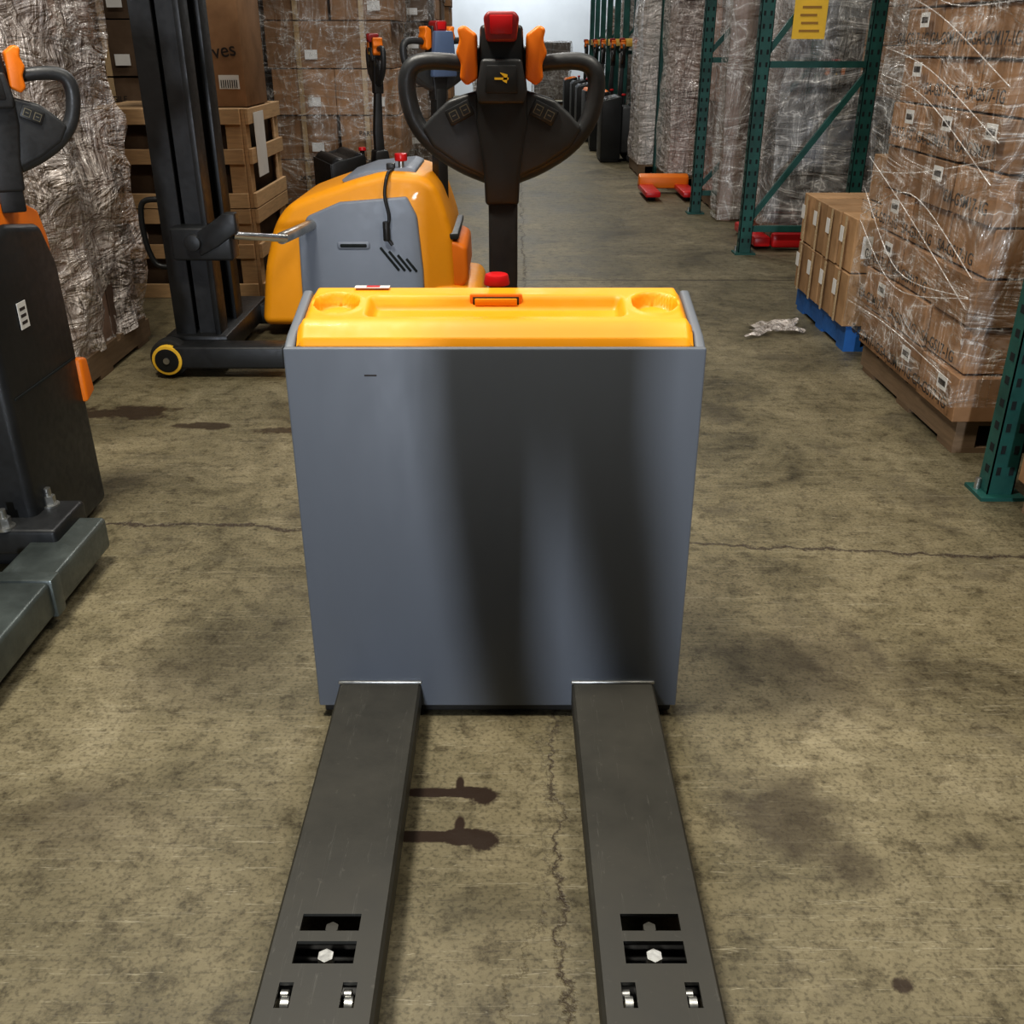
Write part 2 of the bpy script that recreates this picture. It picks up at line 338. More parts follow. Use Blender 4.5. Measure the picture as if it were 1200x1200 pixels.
# ------------------------------------------------------------------ pallet truck (origin: ground under front panel centre, forks toward -Y)
def pallet_truck(name, loc, rz=0, detail=True, W=.787, HB=.837, forks=True, cover='orange', panel='panel'):
    G = group(name, loc, rz, local=True); hw = W / 2
    prism('body_shell', [(.006, .035), (.006, HB - .04), (.225, HB - .02), (.24, HB - .03), (.24, .035)], 'X', -hw + .004, hw - .004, M[panel], G, .006, 2)
    for s in (-1, 1):
        a_, b_ = sorted((s * hw, s * (hw - .02)))
        prism('side_cheek', [(.0, .035), (.0, HB), (.035, HB + .016), (.225, HB + .058), (.24, HB + .04), (.24, .035)], 'X', a_, b_, M[panel], G, .006, 3)
    box('front_panel', (-hw, hw, -.006, .008, .028, HB + .002), M[panel], G, .004, 3)
    box('base_skirt', (-hw + .01, hw - .01, .004, .22, .008, .05), M['black'], G, .004)
    nx, ny = (150, 56) if detail else (24, 12)
    cw = W * .4715; y0, y1 = .010, .232
    bm = bmesh.new(); V = []
    def hgt(x, y):
        z = HB + .004 + .040 * sstep(-.01, .050, y) - .007 * sstep(.052, .060, y) + .026 * sstep(.05, .22, y)
        qx = abs(x) - .235; qy = abs(y - .128) - .030
        d = math.hypot(max(qx, 0), max(qy, 0)) + min(max(qx, qy), 0)
        z -= .024 * (1 - sstep(.0, .018, d))
        for s in (-1, 1):
            dd = math.hypot(x - s * .312, y - .14)
            z -= .024 * (1 - sstep(.036, .044, dd)); z += .003 * (1 - sstep(.0, .007, abs(dd - .048)))
        ex = cw - abs(x); z -= .014 * (1 - sstep(0, .012, ex)); z -= .01 * (1 - sstep(0, .01, y1 - y))
        return z
    for j in range(ny + 1):
        row = []
        for i in range(nx + 1):
            x = -cw + 2 * cw * i / nx; y = y0 + (y1 - y0) * j / ny
            row.append(bm.verts.new((x, y, hgt(x, y))))
        V.append(row)
    for j in range(ny):
        for i in range(nx): bm.faces.new((V[j][i], V[j][i + 1], V[j + 1][i + 1], V[j + 1][i]))
    border = [V[0][i] for i in range(nx + 1)] + [V[j][nx] for j in range(1, ny + 1)] + [V[ny][i] for i in range(nx - 1, -1, -1)] + [V[j][0] for j in range(ny - 1, 0, -1)]
    low = [bm.verts.new((v.co.x, v.co.y, HB - .03)) for v in border]
    nb = len(border)
    for i in range(nb): bm.faces.new((border[i], border[(i + 1) % nb], low[(i + 1) % nb], low[i]))
    mk('top_cover', bm, M[cover], G, 50)
    if detail:
        box('latch_slot_rim', (-.052, .052, .166, .178, HB + .028, HB + .062), M['orange2'], G, .003)
        box('latch_slot_dark', (-.046, .046, .1652, .17, HB + .036, HB + .057), M['ink'], G, .001)
        box('latch_slot', (-.042, .042, .163, .172, HB + .040, HB + .054), M[cover], G, .002)
        box('panel_scratch', (-.245, -.222, -.0068, -.005, .785, .788), M['ink'], G, 0)
        box('cover_decal', (-.285, -.215, .20, .218, HB + .0665, HB + .068), M['white'], G, 0)
        box('decal_red', (-.262, -.235, .202, .216, HB + .067, HB + .0685), M['red'], G, 0)
    cyl('stop_stem', (-.0, .285, HB - .05), (0, .285, HB + .06), .016, M['black'], G)
    cyl('stop_button', (0, .285, HB + .055), (0, .285, HB + .078), .028, M['red'], G, r2=.024, bv=.004)
    prism('drive_housing', [(.235, .10), (.235, HB - .06), (.33, HB - .06), (.46, .62), (.52, .42), (.52, .14), (.48, .10)], 'X', -hw * .82, hw * .82, M['dgrey'], G, .03, 3)
    cyl('drive_wheel', (-.04, .38, .115), (.04, .38, .115), .115, M['rubber'], G, bv=.01)
    for s in (-1, 1):
        cyl('caster', (s * .27 - .02, .38, .06), (s * .27 + .02, .38, .06), .06, M['rubber'], G, bv=.006)
    prism('tiller_stem', [(.37, .55), (.37, .8), (.395, 1.10), (.435, 1.10), (.43, .8), (.44, .55)], 'X', -.018, .044, M['black'], G, .008, 3)
    prism('tiller_boot', [(.34, .52), (.36, .68), (.45, .68), (.48, .52)], 'X', -.05, .076, M['black'], G, .015, 3)
    tiller_head(G, .011, .413, 1.096)
    if forks:
        for cx in (-.2555, .2515):
            a, b_ = cx - .089, cx + .089; L = 1.15; cen = cx
            bm = bmesh.new()
            ys = [.0, -.62, -.636, -.669, -.689, -.730, -.763, -.806, -.98, -L]
            def q(x0, x1, ya, yb, z=.09):
                vs = [bm.verts.new(p) for p in ((x0, ya, z), (x1, ya, z), (x1, yb, z), (x0, yb, z))]; bm.faces.new(vs)
            e = .005
            A, B = a + e, b_ - e
            xs = sorted([A, cen - .058, cen - .0465, cen - .0365, cen + .0465, cen + .0365, cen + .058, B])
            def hole(x, y):
                if -.669 < y < -.636 and abs(x - cen) < .0465: return True
                if -.730 < y < -.689 and abs(x - cen) < .0465: return True
                if -.806 < y < -.763 and .0365 < abs(x - cen) < .058: return True
                return False
            for j in range(len(ys) - 1):
                for i in range(len(xs) - 1):
                    xm = (xs[i] + xs[i + 1]) / 2; ym = (ys[j] + ys[j + 1]) / 2
                    if not hole(xm, ym):
                        if ys[j + 1] == -L:
                            f = lambda x: cen + (x - cen) * .62
                            vs = [bm.verts.new(p) for p in ((xs[i], ys[j], .09), (xs[i + 1], ys[j], .09), (f(xs[i + 1]), ys[j + 1], .075), (f(xs[i]), ys[j + 1], .075))]
                            bm.faces.new(vs)
                        else: q(xs[i], xs[i + 1], ys[j], ys[j + 1])
            bmesh.ops.remove_doubles(bm, verts=bm.verts, dist=1e-5)
            be = [ed for ed in bm.edges if len(ed.link_faces) == 1]
            ex = bmesh.ops.extrude_edge_only(bm, edges=be)
            nv = [g for g in ex['geom'] if isinstance(g, bmesh.types.BMVert)]
            for v in nv:
                y, x = v.co.y, v.co.x
                outer = x < A + 1e-4 or x > B - 1e-4
                v.co.z -= .007
                if outer: v.co.x += -e if x < cen else e
            mk('fork_plate', bm, M['fork'], G, 28)
            for (sx0, sx1) in ((a - .0, a + .008), (b_ - .008, b_)):
                prism('fork_side', [(0, .035), (0, .0835), (-.98, .0835), (-.98, .035)], 'X', sx0, sx1, M['fork'], G, .002, 1)
            box('weld_seam', (a - .002, b_ + .002, -.012, -.004, .088, .096), M['steel'], G, .003)
            box('fork_underframe', (a + .02, b_ - .02, -.60, -.005, .04, .07), M['black'], G, .004)
            box('fork_floor_plate', (a + .01, b_ - .01, -.745, -.62, .028, .034), M['black'], G, .002)
            for y in (-.66, -.715):
                cyl('cross_pin', (a + .01, y, .06), (b_ - .01, y, .06), .008, M['black'], G)
            cyl('bolt_head', (cen, -.650, .062), (cen, -.650, .076), .011, M['fork'], G, seg=6)
            cyl('bolt_head', (cen, -.707, .060), (cen, -.707, .080), .013, M['steel'], G, seg=6)
            for s in (-1, 1):
                cyl('roller_bracket', (cen + s * .047 - .006, -.785, .066), (cen + s * .047 + .006, -.785, .066), .014, M['steel'], G)
                cyl('bracket_pin', (cen + s * .047 - .009, -.77, .07), (cen + s * .047 + .002, -.77, .07), .009, M['steel'], G)
            cyl('load_roller', (cen - .03, -.86, .04), (cen + .03, -.86, .04), .04, M['rubber'], G, bv=.004)
            cyl('load_roller', (cen - .03, -.785, .032), (cen + .03, -.785, .032), .032, M['rubber'], G, bv=.004)
    return G

# ------------------------------------------------------------------ room
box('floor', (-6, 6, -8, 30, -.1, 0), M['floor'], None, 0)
box('wall_back', (-6, 6, 30, 30.2, 0, 6), M['wallw'], None, 0)
box('wall_left', (-6.2, -6, -8, 30.2, 0, 6), M['wallg'], None, 0)
box('wall_right', (6, 6.2, -8, 30.2, 0, 6), M['wallg'], None, 0)

# ------------------------------------------------------------------ hero truck
pallet_truck('pallet_truck', (-.032, 1.777, 0), 0)

# ------------------------------------------------------------------ orange/grey stacker, parked sideways
S = group('electric_stacker', (-1.0, 4.9, 0))
prism('body_cover', [(-1.26, .06), (-1.215, .36), (-1.15, .56), (-1.07, .655), (-.93, .705), (-.74, .765), (-.60, .80), (-.44, .79), (-.36, .74), (-.31, .60), (-.285, .50), (-.27, .06)],
      'Y', 4.86, 5.55, M['orange'], S, .055, 5, 3)
prism('side_panel', [(-1.04, .10), (-1.03, .50), (-.98, .60), (-.82, .665), (-.50, .690), (-.455, .60), (-.435, .35), (-.43, .10)], 'Y', 4.835, 4.90, M['grey2'], S, .012, 3)
prism('top_deck', [(-.82, .755), (-.70, .795), (-.50, .815), (-.46, .80), (-.46, .77), (-.80, .735)], 'Y', 4.93, 5.45, M['grey2'], S, .008, 2)
box('grab_slot', (-.845, -.685, 4.826, 4.85, .445, .485), M['grey2'], S, .012, 3)
box('grab_slot_inner', (-.833, -.697, 4.824, 4.85, .453, .477), M['hole'], S, .009, 3)
for i in range(4):
    box('vent_slot', (-.60 + i * .035, -.588 + i * .035, 4.830, 4.85, .33, .47 - i * .02), M['hole'], S, .003, 2, rot=Matrix.Rotation(R(-38), 3, 'Y'))
prism('drive_cover', [(-.40, .25), (-.40, .46), (-.36, .485), (-.28, .48), (-.22, .45), (-.215, .30), (-.24, .25)], 'Y', 4.88, 5.40, M['orange2'], S, .035, 4, 10)
box('cover_band', (-.40, -.26, 4.872, 5.45, .485, .515), M['black'], S, .008)
prism('foot_cover', [(-.44, .05), (-.44, .24), (-.34, .27), (-.17, .25), (-.14, .20), (-.14, .05)], 'Y', 4.84, 5.5, M['orange'], S, .03, 4, 10)
cyl('stop_stem', (-.53, 4.95, .78), (-.53, 4.95, .85), .014, M['steel'], S)
cyl('stop_button', (-.53, 4.95, .84), (-.53, 4.95, .875), .03, M['red'], S, bv=.005)
box('key_switch', (-.60, -.56, 4.93, 4.97, .80, .83), M['black'], S, .004)
tube('charge_cable', [(-.57, 4.93, .80), (-.585, 4.84, .79), (-.60, 4.815, .70), (-.585, 4.815, .60), (-.60, 4.812, .52), (-.575, 4.812, .47)], .008, M['black'], S)
cyl('cable_plug', (-.60, 4.812, .58), (-.60, 4.812, .49), .017, M['black'], S, bv=.004)
for i in range(5):
    cyl('chassis_bolt', (-1.0 + .12 * i, 4.83, .13), (-1.0 + .12 * i, 4.84, .13), .01, M['steel'], S, seg=6)
XF.append(Matrix.Translation((-.36, 5.2, 0)) @ Matrix.Rotation(R(35), 4, 'Z'))
prism('tiller_stem', [(-.03, .60), (-.03, 1.15), (.03, 1.15), (.04, .60)], 'X', -.028, .028, M['black'], S, .006)
tiller_head(S, 0, 0, 1.15, .95, 'orange2')
prism('head_shroud', [(-.07, 1.20), (.07, 1.20), (.05, 1.40), (-.05, 1.40)], 'Y', -.075, -.04, M['purple'], S, .01)
XF.pop()
for (ya, yb) in ((4.36, 4.46), (4.64, 4.74)):
    prism('outer_mast_channel', [(-1.52, ya), (-1.43, ya), (-1.43, ya + .015), (-1.505, ya + .015), (-1.505, yb - .015), (-1.43, yb - .015), (-1.43, yb), (-1.52, yb)], 'Z', .10, 2.3, M['blackm'], S, .002, 1)
    prism('inner_mast_channel', [(-1.42, ya + .02), (-1.33, ya + .02), (-1.33, yb), (-1.345, yb), (-1.345, ya + .035), (-1.42, ya + .035)], 'Z', .12, 2.25, M['blackm'], S, .002, 1)
    box('mast_flange', (-1.34, -1.315, ya - .01, yb + .01, .10, 2.28), M['blackm'], S, .003)
box('mast_crossbar', (-1.50, -1.36, 4.45, 4.66, .50, .62), M['blackm'], S, .005)
box('mast_crossbar', (-1.50, -1.36, 4.45, 4.66, 2.10, 2.2), M['blackm'], S, .005)
box('mast_shield', (-1.46, -1.34, 4.54, 4.56, .16, 2.1), M['blackm'], S, .003)
box('mast_foot', (-1.56, -1.28, 4.32, 5.1, .06, .16), M['blackm'], S, .01)
cyl('lift_cylinder', (-1.46, 4.50, .16), (-1.46, 4.50, 1.4), .03, M['blackm'], S)
cyl('lift_rod', (-1.46, 4.50, 1.4), (-1.46, 4.50, 2.1), .02, M['chrome'], S)
for y in (4.25, 5.02):
    box('straddle_leg', (-1.50, -1.0, y - .06, y + .06, .045, .145), M['blackm'], S, .012, 3)
    cyl('leg_wheel', (-1.52, y - .035, .085), (-1.52, y + .035, .085), .085, M['rubber'], S, bv=.01)
    cyl('wheel_rim', (-1.52, y - .065, .085), (-1.52, y + .04, .085), .066, M['tag'], S, bv=.004)
    cyl('wheel_hub', (-1.52, y - .068, .085), (-1.52, y + .044, .085), .053, M['blackm'], S, bv=.004)
    cyl('wheel_nut', (-1.52, y - .074, .085), (-1.52, y + .05, .085), .014, M['steel'], S)
box('cylinder_bracket', (-1.46, -1.20, 4.28, 4.40, .50, .64), M['blackm'], S, .012, 3)
prism('bracket_arm', [(-1.34, .62), (-1.22, .70), (-1.17, .70), (-1.17, .62), (-1.26, .56), (-1.34, .52)], 'Y', 4.27, 4.33, M['blackm'], S, .008)
cyl('bracket_pivot', (-1.36, 4.25, .58), (-1.36, 4.42, .58), .035, M['blackm'], S, bv=.004)
cyl('tilt_rod', (-1.20, 4.33, .60), (-1.0, 4.45, .565), .017, M['chrome'], S)
cyl('tilt_cylinder', (-1.02, 4.44, .568), (-.96, 4.86, .56), .026, M['steel'], S)
tube('side_handle', [(-1.52, 4.40, .45), (-1.58, 4.40, .47), (-1.61, 4.40, .58), (-1.60, 4.40, .72), (-1.52, 4.40, .74)], .012, M['blackm'], S)

# ------------------------------------------------------------------ near left stacker (cropped by frame)
L = group('walkie_stacker', (-1.7, 2.6, 0))
prism('body', [(2.42, .02), (2.42, .80), (2.46, .90), (2.60, .93), (2.80, .90), (2.86, .78), (2.88, .02)], 'X', -2.05, -1.305, M['blackm'], L, .025, 4, 10)
prism('hood', [(2.44, .86), (2.46, .94), (2.54, .985), (2.72, .975), (2.83, .93), (2.86, .85), (2.86, .80), (2.44, .84)], 'X', -2.03, -1.32, M['orange2'], L, .02, 4, 10)
box('data_label', (-1.303, -1.3015, 2.56, 2.61, .66, .73), M['white'], L, 0)
for i in range(3): box('label_print', (-1.3014, -1.3008, 2.57, 2.60, .672 + i * .018, .680 + i * .018), M['ink'], L, 0)
box('side_seam', (-1.3045, -1.3025, 2.45, 2.84, .50, .506), M['hole'], L, 0)
prism('orange_corner', [(2.84, .36), (2.84, .50), (2.89, .49), (2.905, .38)], 'X', -1.36, -1.290, M['orange2'], L, .01, 3)
box('straddle_leg', (-1.30, -1.15, 1.0, 2.50, .045, .14), M['legsteel'], L, .012, 3)
box('leg_collar', (-1.308, -1.142, 2.12, 2.17, .04, .147), M['legsteel'], L, .006, 2)
box('leg_mount', (-1.50, -1.22, 2.34, 2.54, .10, .175), M['blackm'], L, .012, 3)
for (x, y) in ((-1.40, 2.44), (-1.30, 2.50), (-1.36, 2.36)):
    cyl('mount_bolt', (x, y, .17), (x, y, .205), .018, M['steel'], L, seg=6)
    cyl('bolt_washer', (x, y, .172), (x, y, .180), .026, M['steel'], L)
    cyl('bolt_shank', (x, y, .20), (x, y, .228), .010, M['steel'], L)
cyl('tiller_boot', (-1.38, 2.66, .95), (-1.36, 2.66, 1.07), .055, M['tag'], L, r2=.035)
XF.append(Matrix.Translation((-1.305, 2.66, .0)) @ Matrix.Rotation(R(30), 4, 'Z'))
prism('tiller_stem', [(-.025, .95), (-.025, 1.12), (.03, 1.12), (.035, .95)], 'X', -.03, .03, M['black'], L, .006)
tiller_head(L, 0, 0, 1.06, 1.0)
XF.pop()

# ------------------------------------------------------------------ goods helpers
def cartons(G, name, x0, x1, y0, y1, z0, rows, nx, ny, h, mat, jit=.008, gap=.004, bvl=.003, drop=0.0):
    bm = bmesh.new()
    for r in range(rows):
        sx = random.uniform(-jit, jit); sy = random.uniform(-jit, jit)
        for i in range(nx):
            for j in range(ny):
                if random.random() < drop: continue
                if 0 < i < nx - 1 and 0 < j < ny - 1 and r < rows - 1: continue
                a = x0 + (x1 - x0) * i / nx; b_ = x0 + (x1 - x0) * (i + 1) / nx
                c = y0 + (y1 - y0) * j / ny; d = y0 + (y1 - y0) * (j + 1) / ny
                jx = random.uniform(-jit, jit) * .6
                bm_box(bm, a + gap / 2 + sx + jx, b_ - gap / 2 + sx + jx, c + gap / 2 + sy, d - gap / 2 + sy, z0 + r * h + gap / 4, z0 + (r + 1) * h - gap / 4)
    if bvl: bev(bm, bvl, 1)
    return mk(name, bm, mat, G)
def pallet(G, x0, x1, y0, y1, mat='woodd', z=0):
    bm = bmesh.new(); n = 6
    for i in range(n):
        w = (y1 - y0) / n
        bm_box(bm, x0, x1, y0 + i * w, y0 + i * w + w * .78, z + .105, z + .125)
    for x in (x0, (x0 + x1) / 2 - .04, x1 - .08):
        bm_box(bm, x, x + .08, y0, y1, z + .02, z + .105)
    for i in (0, 2.5, 5):
        w = (y1 - y0) / n; bm_box(bm, x0, x1, y0 + i * w, y0 + i * w + w * .78, z, z + .02)
    return mk('pallet', bm, M[mat], G)
def film_shell(G, x0, x1, y0, y1, z0, z1, mat='film', amp=.02, seed=0, taper=0, name='stretch_wrap', n=14):
    bm = bmesh.new(); bm_box(bm, x0, x1, y0, y1, z0, z1)
    bot = [f for f in bm.faces if f.normal.z < -.5 or f.normal.y > .5]
    bmesh.ops.delete(bm, geom=bot, context='FACES_ONLY')
    bmesh.ops.subdivide_edges(bm, edges=bm.edges[:], cuts=n, use_grid_fill=True)
    cx, cy = (x0 + x1) / 2, (y0 + y1) / 2
    for v in bm.verts:
        p = v.co * 3.1 + Vector((seed, seed * 2, 0)); d = Vector((v.co.x - cx, v.co.y - cy, .2)).normalized()
        t = (v.co.z - z0) / (z1 - z0)
        k = 1 - taper * t
        v.co.x = cx + (v.co.x - cx) * k; v.co.y = cy + (v.co.y - cy) * k
        v.co += d * (noise.noise(p) * amp + noise.noise(p * 3) * amp * .5)
    return mk(name, bm, M[mat], G, 70)
def side_text(G, s, x, y, z, size): text('print', s, (x - .012, y, z), (R(90), 0, R(-90)), size, M['ink'], G)

# ------------------------------------------------------------------ right: large wrapped carton stack
A = group('carton_stack', (2.05, 3.85, 0))
pallet(A, 1.60, 2.6, 3.32, 4.36)
cartons(A, 'cartons', 1.575, 2.60, 3.30, 4.38, .125, 10, 3, 3, .168, M['card'], .018, .014)
for r in range(10):
    for j in range(3):
        y = 3.30 + 1.08 * (j + .5) / 3; z = .125 + r * .168
        if random.random() < .85: side_text(A, random.choice(['GA-GSM17-1G', 'GA-GS17-1G', 'GA-GSM17-1', 'SA-GS17-1G']), 1.556, y, z + .06, .058)
        if random.random() < .5:
            box('shipping_label', (1.543, 1.545, y - .14, y - .06, z + .10, z + .15), M['white'], A, 0)
            box('label_code', (1.5422, 1.5428, y - .13, y - .07, z + .115, z + .135), M['ink'], A, 0)
film_shell(A, 1.520, 2.63, 3.25, 4.415, .20, 1.84, 'film', .022, 1.3, n=22)
for i in range(12):
    z = .30 + i * .13
    tube('film_strand', [(1.515, 4.40, z + random.uniform(-.2, .25)), (1.500, 3.85, z + random.uniform(-.05, .1)), (1.515, 3.25, z + random.uniform(-.2, .2))], .002, M['filmh'], A)

B = group('carton_stack', (1.95, 5.05, 0))
pallet(B, 1.60, 2.35, 4.62, 5.5, 'blue')
cartons(B, 'cartons', 1.575, 2.30, 4.60, 5.50, .125, 2, 3, 4, .25, M['card2'], .01, .012)
cartons(B, 'upper_cartons', 1.83, 2.30, 4.75, 5.25, .627, 1, 2, 2, .22, M['card2'], .005, .01)
for j in range(4):
    for r in range(2):
        y = 4.60 + .9 * (j + .5) / 4
        box('shipping_label', (1.558, 1.560, y + .02, y + .07, .25 + r * .25, .32 + r * .25), M['white'], B, 0)
        box('carton_tape', (1.5595, 1.5605, y - .014, y + .014, .13 + r * .25, .37 + r * .25), M['tape'], B, 0)
for i in range(3):
    for r in range(2):
        x = 1.575 + .725 * (i + .5) / 3
        box('carton_tape', (x - .014, x + .014, 4.585, 4.586, .13 + r * .25, .37 + r * .25), M['tape'], B, 0)
        if r: box('shipping_label', (x - .09, x - .03, 4.584, 4.5855, .45, .55), M['white'], B, 0)

C = group('carton_stack', (2.0, 2.4, 0))
pallet(C, 1.60, 2.5, 1.7, 2.78)
cartons(C, 'cartons', 1.575, 2.5, 1.68, 2.80, .125, 5, 3, 3, .22, M['card'], .008)
box('shipping_label', (1.560, 1.5625, 2.6, 2.68, .25, .31), M['white'], C, 0)

# ------------------------------------------------------------------ pallet rack uprights, right row
def rack_frame(y, x0, x1, h=3.2, w=.085, holes=True, beam=0):
    K = group('rack_upright', ((x0 + x1) / 2, y, 0))
    bm = bmesh.new()
    for x in (x0, x1):
        bm_box(bm, x - w / 2, x + w / 2, y, y + .004, 0, h)
        bm_box(bm, x - w / 2, x - w / 2 + .004, y, y + .07, 0, h)
        bm_box(bm, x + w / 2 - .004, x + w / 2, y, y + .07, 0, h)
        bm_box(bm, x - w / 2 - .03, x + w / 2 + .03, y - .03, y + .10, 0, .012)
    for z in (.15, 1.2, 2.25):
        bm_box(bm, x0, x1, y + .02, y + .055, z, z + .04)
    for (za, zb) in ((.2, 1.2), (1.25, 2.25)):
        d = Vector((x1 - x0, 0, zb - za)); c = Vector(((x0 + x1) / 2, y + .036, (za + zb) / 2))
        rot = Matrix.Rotation(-math.atan2(zb - za, x1 - x0), 3, 'Y')
        l = d.length / 2; bm_box(bm, c.x - l, c.x + l, c.y - .015, c.y + .015, c.z - .018, c.z + .018, rot=rot)
    mk('frame', bm, M['green'], K)
    if holes:
        bm = bmesh.new()
        for x in (x0, x1):
            z = .08
            while z < 2.2:
                bm_box(bm, x - .028, x - .014, y - .0015, y + .002, z, z + .028); bm_box(bm, x + .014, x + .028, y - .0015, y + .002, z, z + .028)
                bm_box(bm, x - w / 2 - .0015, x - w / 2 + .002, y + .02, y + .045, z, z + .025)
                z += .075
        mk('holes', bm, M['hole'], K, smooth=False)
    cyl('anchor_bolt', (x0 - .055, y + .05, .012), (x0 - .055, y + .05, .05), .009, M['steel'], K)
    if beam: box('beam', (1.575, 1.625, y + .07, y + beam, 1.30, 1.40), M['tag'], K, .004)
    return K
rack_frame(2.93, 1.60, 2.60)
KT = rack_frame(7.04, 1.64, 2.36)
for y in (8.85, 11.4, 12.7, 14.0, 15.3, 16.6, 17.9, 19.2, 20.5, 21.8): rack_frame(y, 1.60, 2.5, holes=y < 9, beam=1.29 if y > 13.5 else 0)
box('hang_tag', (1.79, 2.00, 6.98, 6.985, 1.37, 1.66), M['tag'], KT, 0)
for i in range(4): box('tag_print', (1.83 + .01 * (i % 2), 1.96 - .012 * (i % 3), 6.977, 6.98, 1.41 + i * .045, 1.424 + i * .045), M['tagink'], KT, 0)

W1 = group('wrapped_machinery', (2.2, 7.8, 0))
pallet(W1, 1.85, 3.0, 7.35, 8.2, 'woodd')
prism('machine_body', [(1.95, .13), (1.95, .80), (2.15, 1.0), (2.7, 1.0), (2.9, .8), (2.9, .13)], 'Y', 7.5, 8.1, M['dgrey'], W1, .04, 3)
box('machine_screen', (2.1, 2.6, 7.46, 7.52, .55, .85), M['grey2'], W1, .01)
cyl('machine_drum', (2.35, 7.7, 1.0), (2.35, 7.7, 1.5), .12, M['dgrey'], W1)
XF.append(Matrix.Translation((2.25, 7.5, 0))); tiller_head(W1, 0, 0, 1.0, .8); XF.pop()
film_shell(W1, 1.83, 3.02, 7.33, 8.22, .14, 1.95, 'filmh', .06, 4.2, .1, n=18)
box('red_jack_body', (1.74, 1.86, 7.2, 7.9, .02, .09), M['red'], W1, .015)
box('red_jack_head', (1.86, 2.2, 7.16, 7.24, .02, .12), M['red'], W1, .02)

def wrapped_goods(x0, x1, y0, y1, h, mat, fm='filmh', rows=5, seed=0, pm='woodd', nm='wrapped_pallet_load', ny=2):
    G = group(nm, ((x0 + x1) / 2, (y0 + y1) / 2, 0))
    pallet(G, x0, x1, y0, y1, pm)
    cartons(G, 'goods', x0 + .03, x1 - .03, y0 + .03, y1 - .03, .125, rows, 2, ny, (h - .125) / rows, mat, .02, .008)
    film_shell(G, x0 - .01, x1 + .01, y0 - .01, y1 + .01, .13, h + .03, fm, .05, seed)
    return G
wrapped_goods(1.78, 2.5, 9.1, 9.9, 2.0, M['mixed'], seed=2)
wrapped_goods(1.58, 2.3, 10.4, 11.3, 2.1, M['mixed'], seed=5, fm='filmx')
wrapped_goods(1.40, 2.2, 11.5, 12.4, 2.2, M['white'], seed=8, fm='filmx')
wrapped_goods(1.75, 2.5, 14.2, 15.2, 1.2, M['card3'], seed=3)
wrapped_goods(1.75, 2.5, 16.9, 17.8, 2.1, M['card3'], seed=9)
wrapped_goods(1.75, 2.5, 19.5, 20.4, 1.9, M['card'], seed=4)
RL = group('wrapped_rolls', (2.0, 8.5, 0))
for (x, y, r, h) in ((1.82, 8.58, .10, 1.9), (2.05, 8.6, .12, 2.0)):
    cyl('roll', (x, y, .0), (x, y, h), r, M['mixed'], RL)
film_shell(RL, 1.70, 2.2, 8.44, 8.76, .02, 2.0, 'filmh', .04, 6)
J = group('hand_pallet_jack', (1.4, 10.1, 0))
for x in (1.25, 1.6): box('jack_fork', (x, x + .14, 9.55, 10.2, .04, .09), M['red'], J, .01)
prism('jack_head', [(10.1, .05), (10.1, .16), (10.2, .19), (10.25, .05)], 'X', 1.25, 1.74, M['orange2'], J, .02)
for x in (1.32, 1.67): cyl('jack_wheel', (x - .03, 9.66, .04), (x + .03, 9.66, .04), .04, M['rubber'], J)

for (x, y, rz) in ((1.30, 13.2, 90), (1.28, 14.6, 88), (1.28, 16.0, 92), (1.25, 17.4, 90), (1.25, 19.0, 90), (1.2, 20.6, 90)):
    pallet_truck('pallet_truck', (x - .2, y, 0), R(180 + rz), False, W=.6, HB=.7, forks=False, panel='blackm', cover='dgrey' if int(y) % 2 else 'orange2')
wrapped_goods(.5, 1.4, 25.5, 26.5, 1.35, M['card3'], seed=12, rows=4)
wrapped_goods(-1.0, .1, 27.3, 28.3, .9, M['card3'], seed=13, rows=3)

# ------------------------------------------------------------------ left goods
D = group('wrapped_pallet_load', (-2.3, 4.3, 0))
pallet(D, -2.9, -1.82, 3.7, 4.85)
cartons(D, 'goods', -2.88, -1.86, 3.74, 4.82, .125, 6, 2, 3, .31, M['mixed'], .04, .01)
film_shell(D, -2.92, -1.80, 3.68, 4.87, .12, 2.02, 'filmx', .10, 3.3, n=34)
box('packing_list', (-2.12, -1.98, 3.615, 3.62, 1.38, 1.58), M['white'], D, 0)
for i in range(6): box('list_print', (-2.10, -2.0, 3.612, 3.614, 1.42 + i * .02, 1.426 + i * .02), M['ink'], D, 0)
E = group('scrap_carton_pile', (-1.9, 3.4, 0))
for (b_, m_, rr) in (((-2.15, -1.72, 3.20, 3.42, .0, .12), 'card2', 8), ((-2.05, -1.75, 3.22, 3.40, .13, .20), 'orange2', -12), ((-2.30, -1.98, 3.18, 3.42, .13, .30), 'card', 5)):
    box('scrap', b_, M[m_], E, .008, 2, rot=Matrix.Rotation(R(rr), 3, 'Z'))
film_shell(E, -2.33, -1.68, 3.16, 3.45, .01, .33, 'film', .04, 9, n=8)

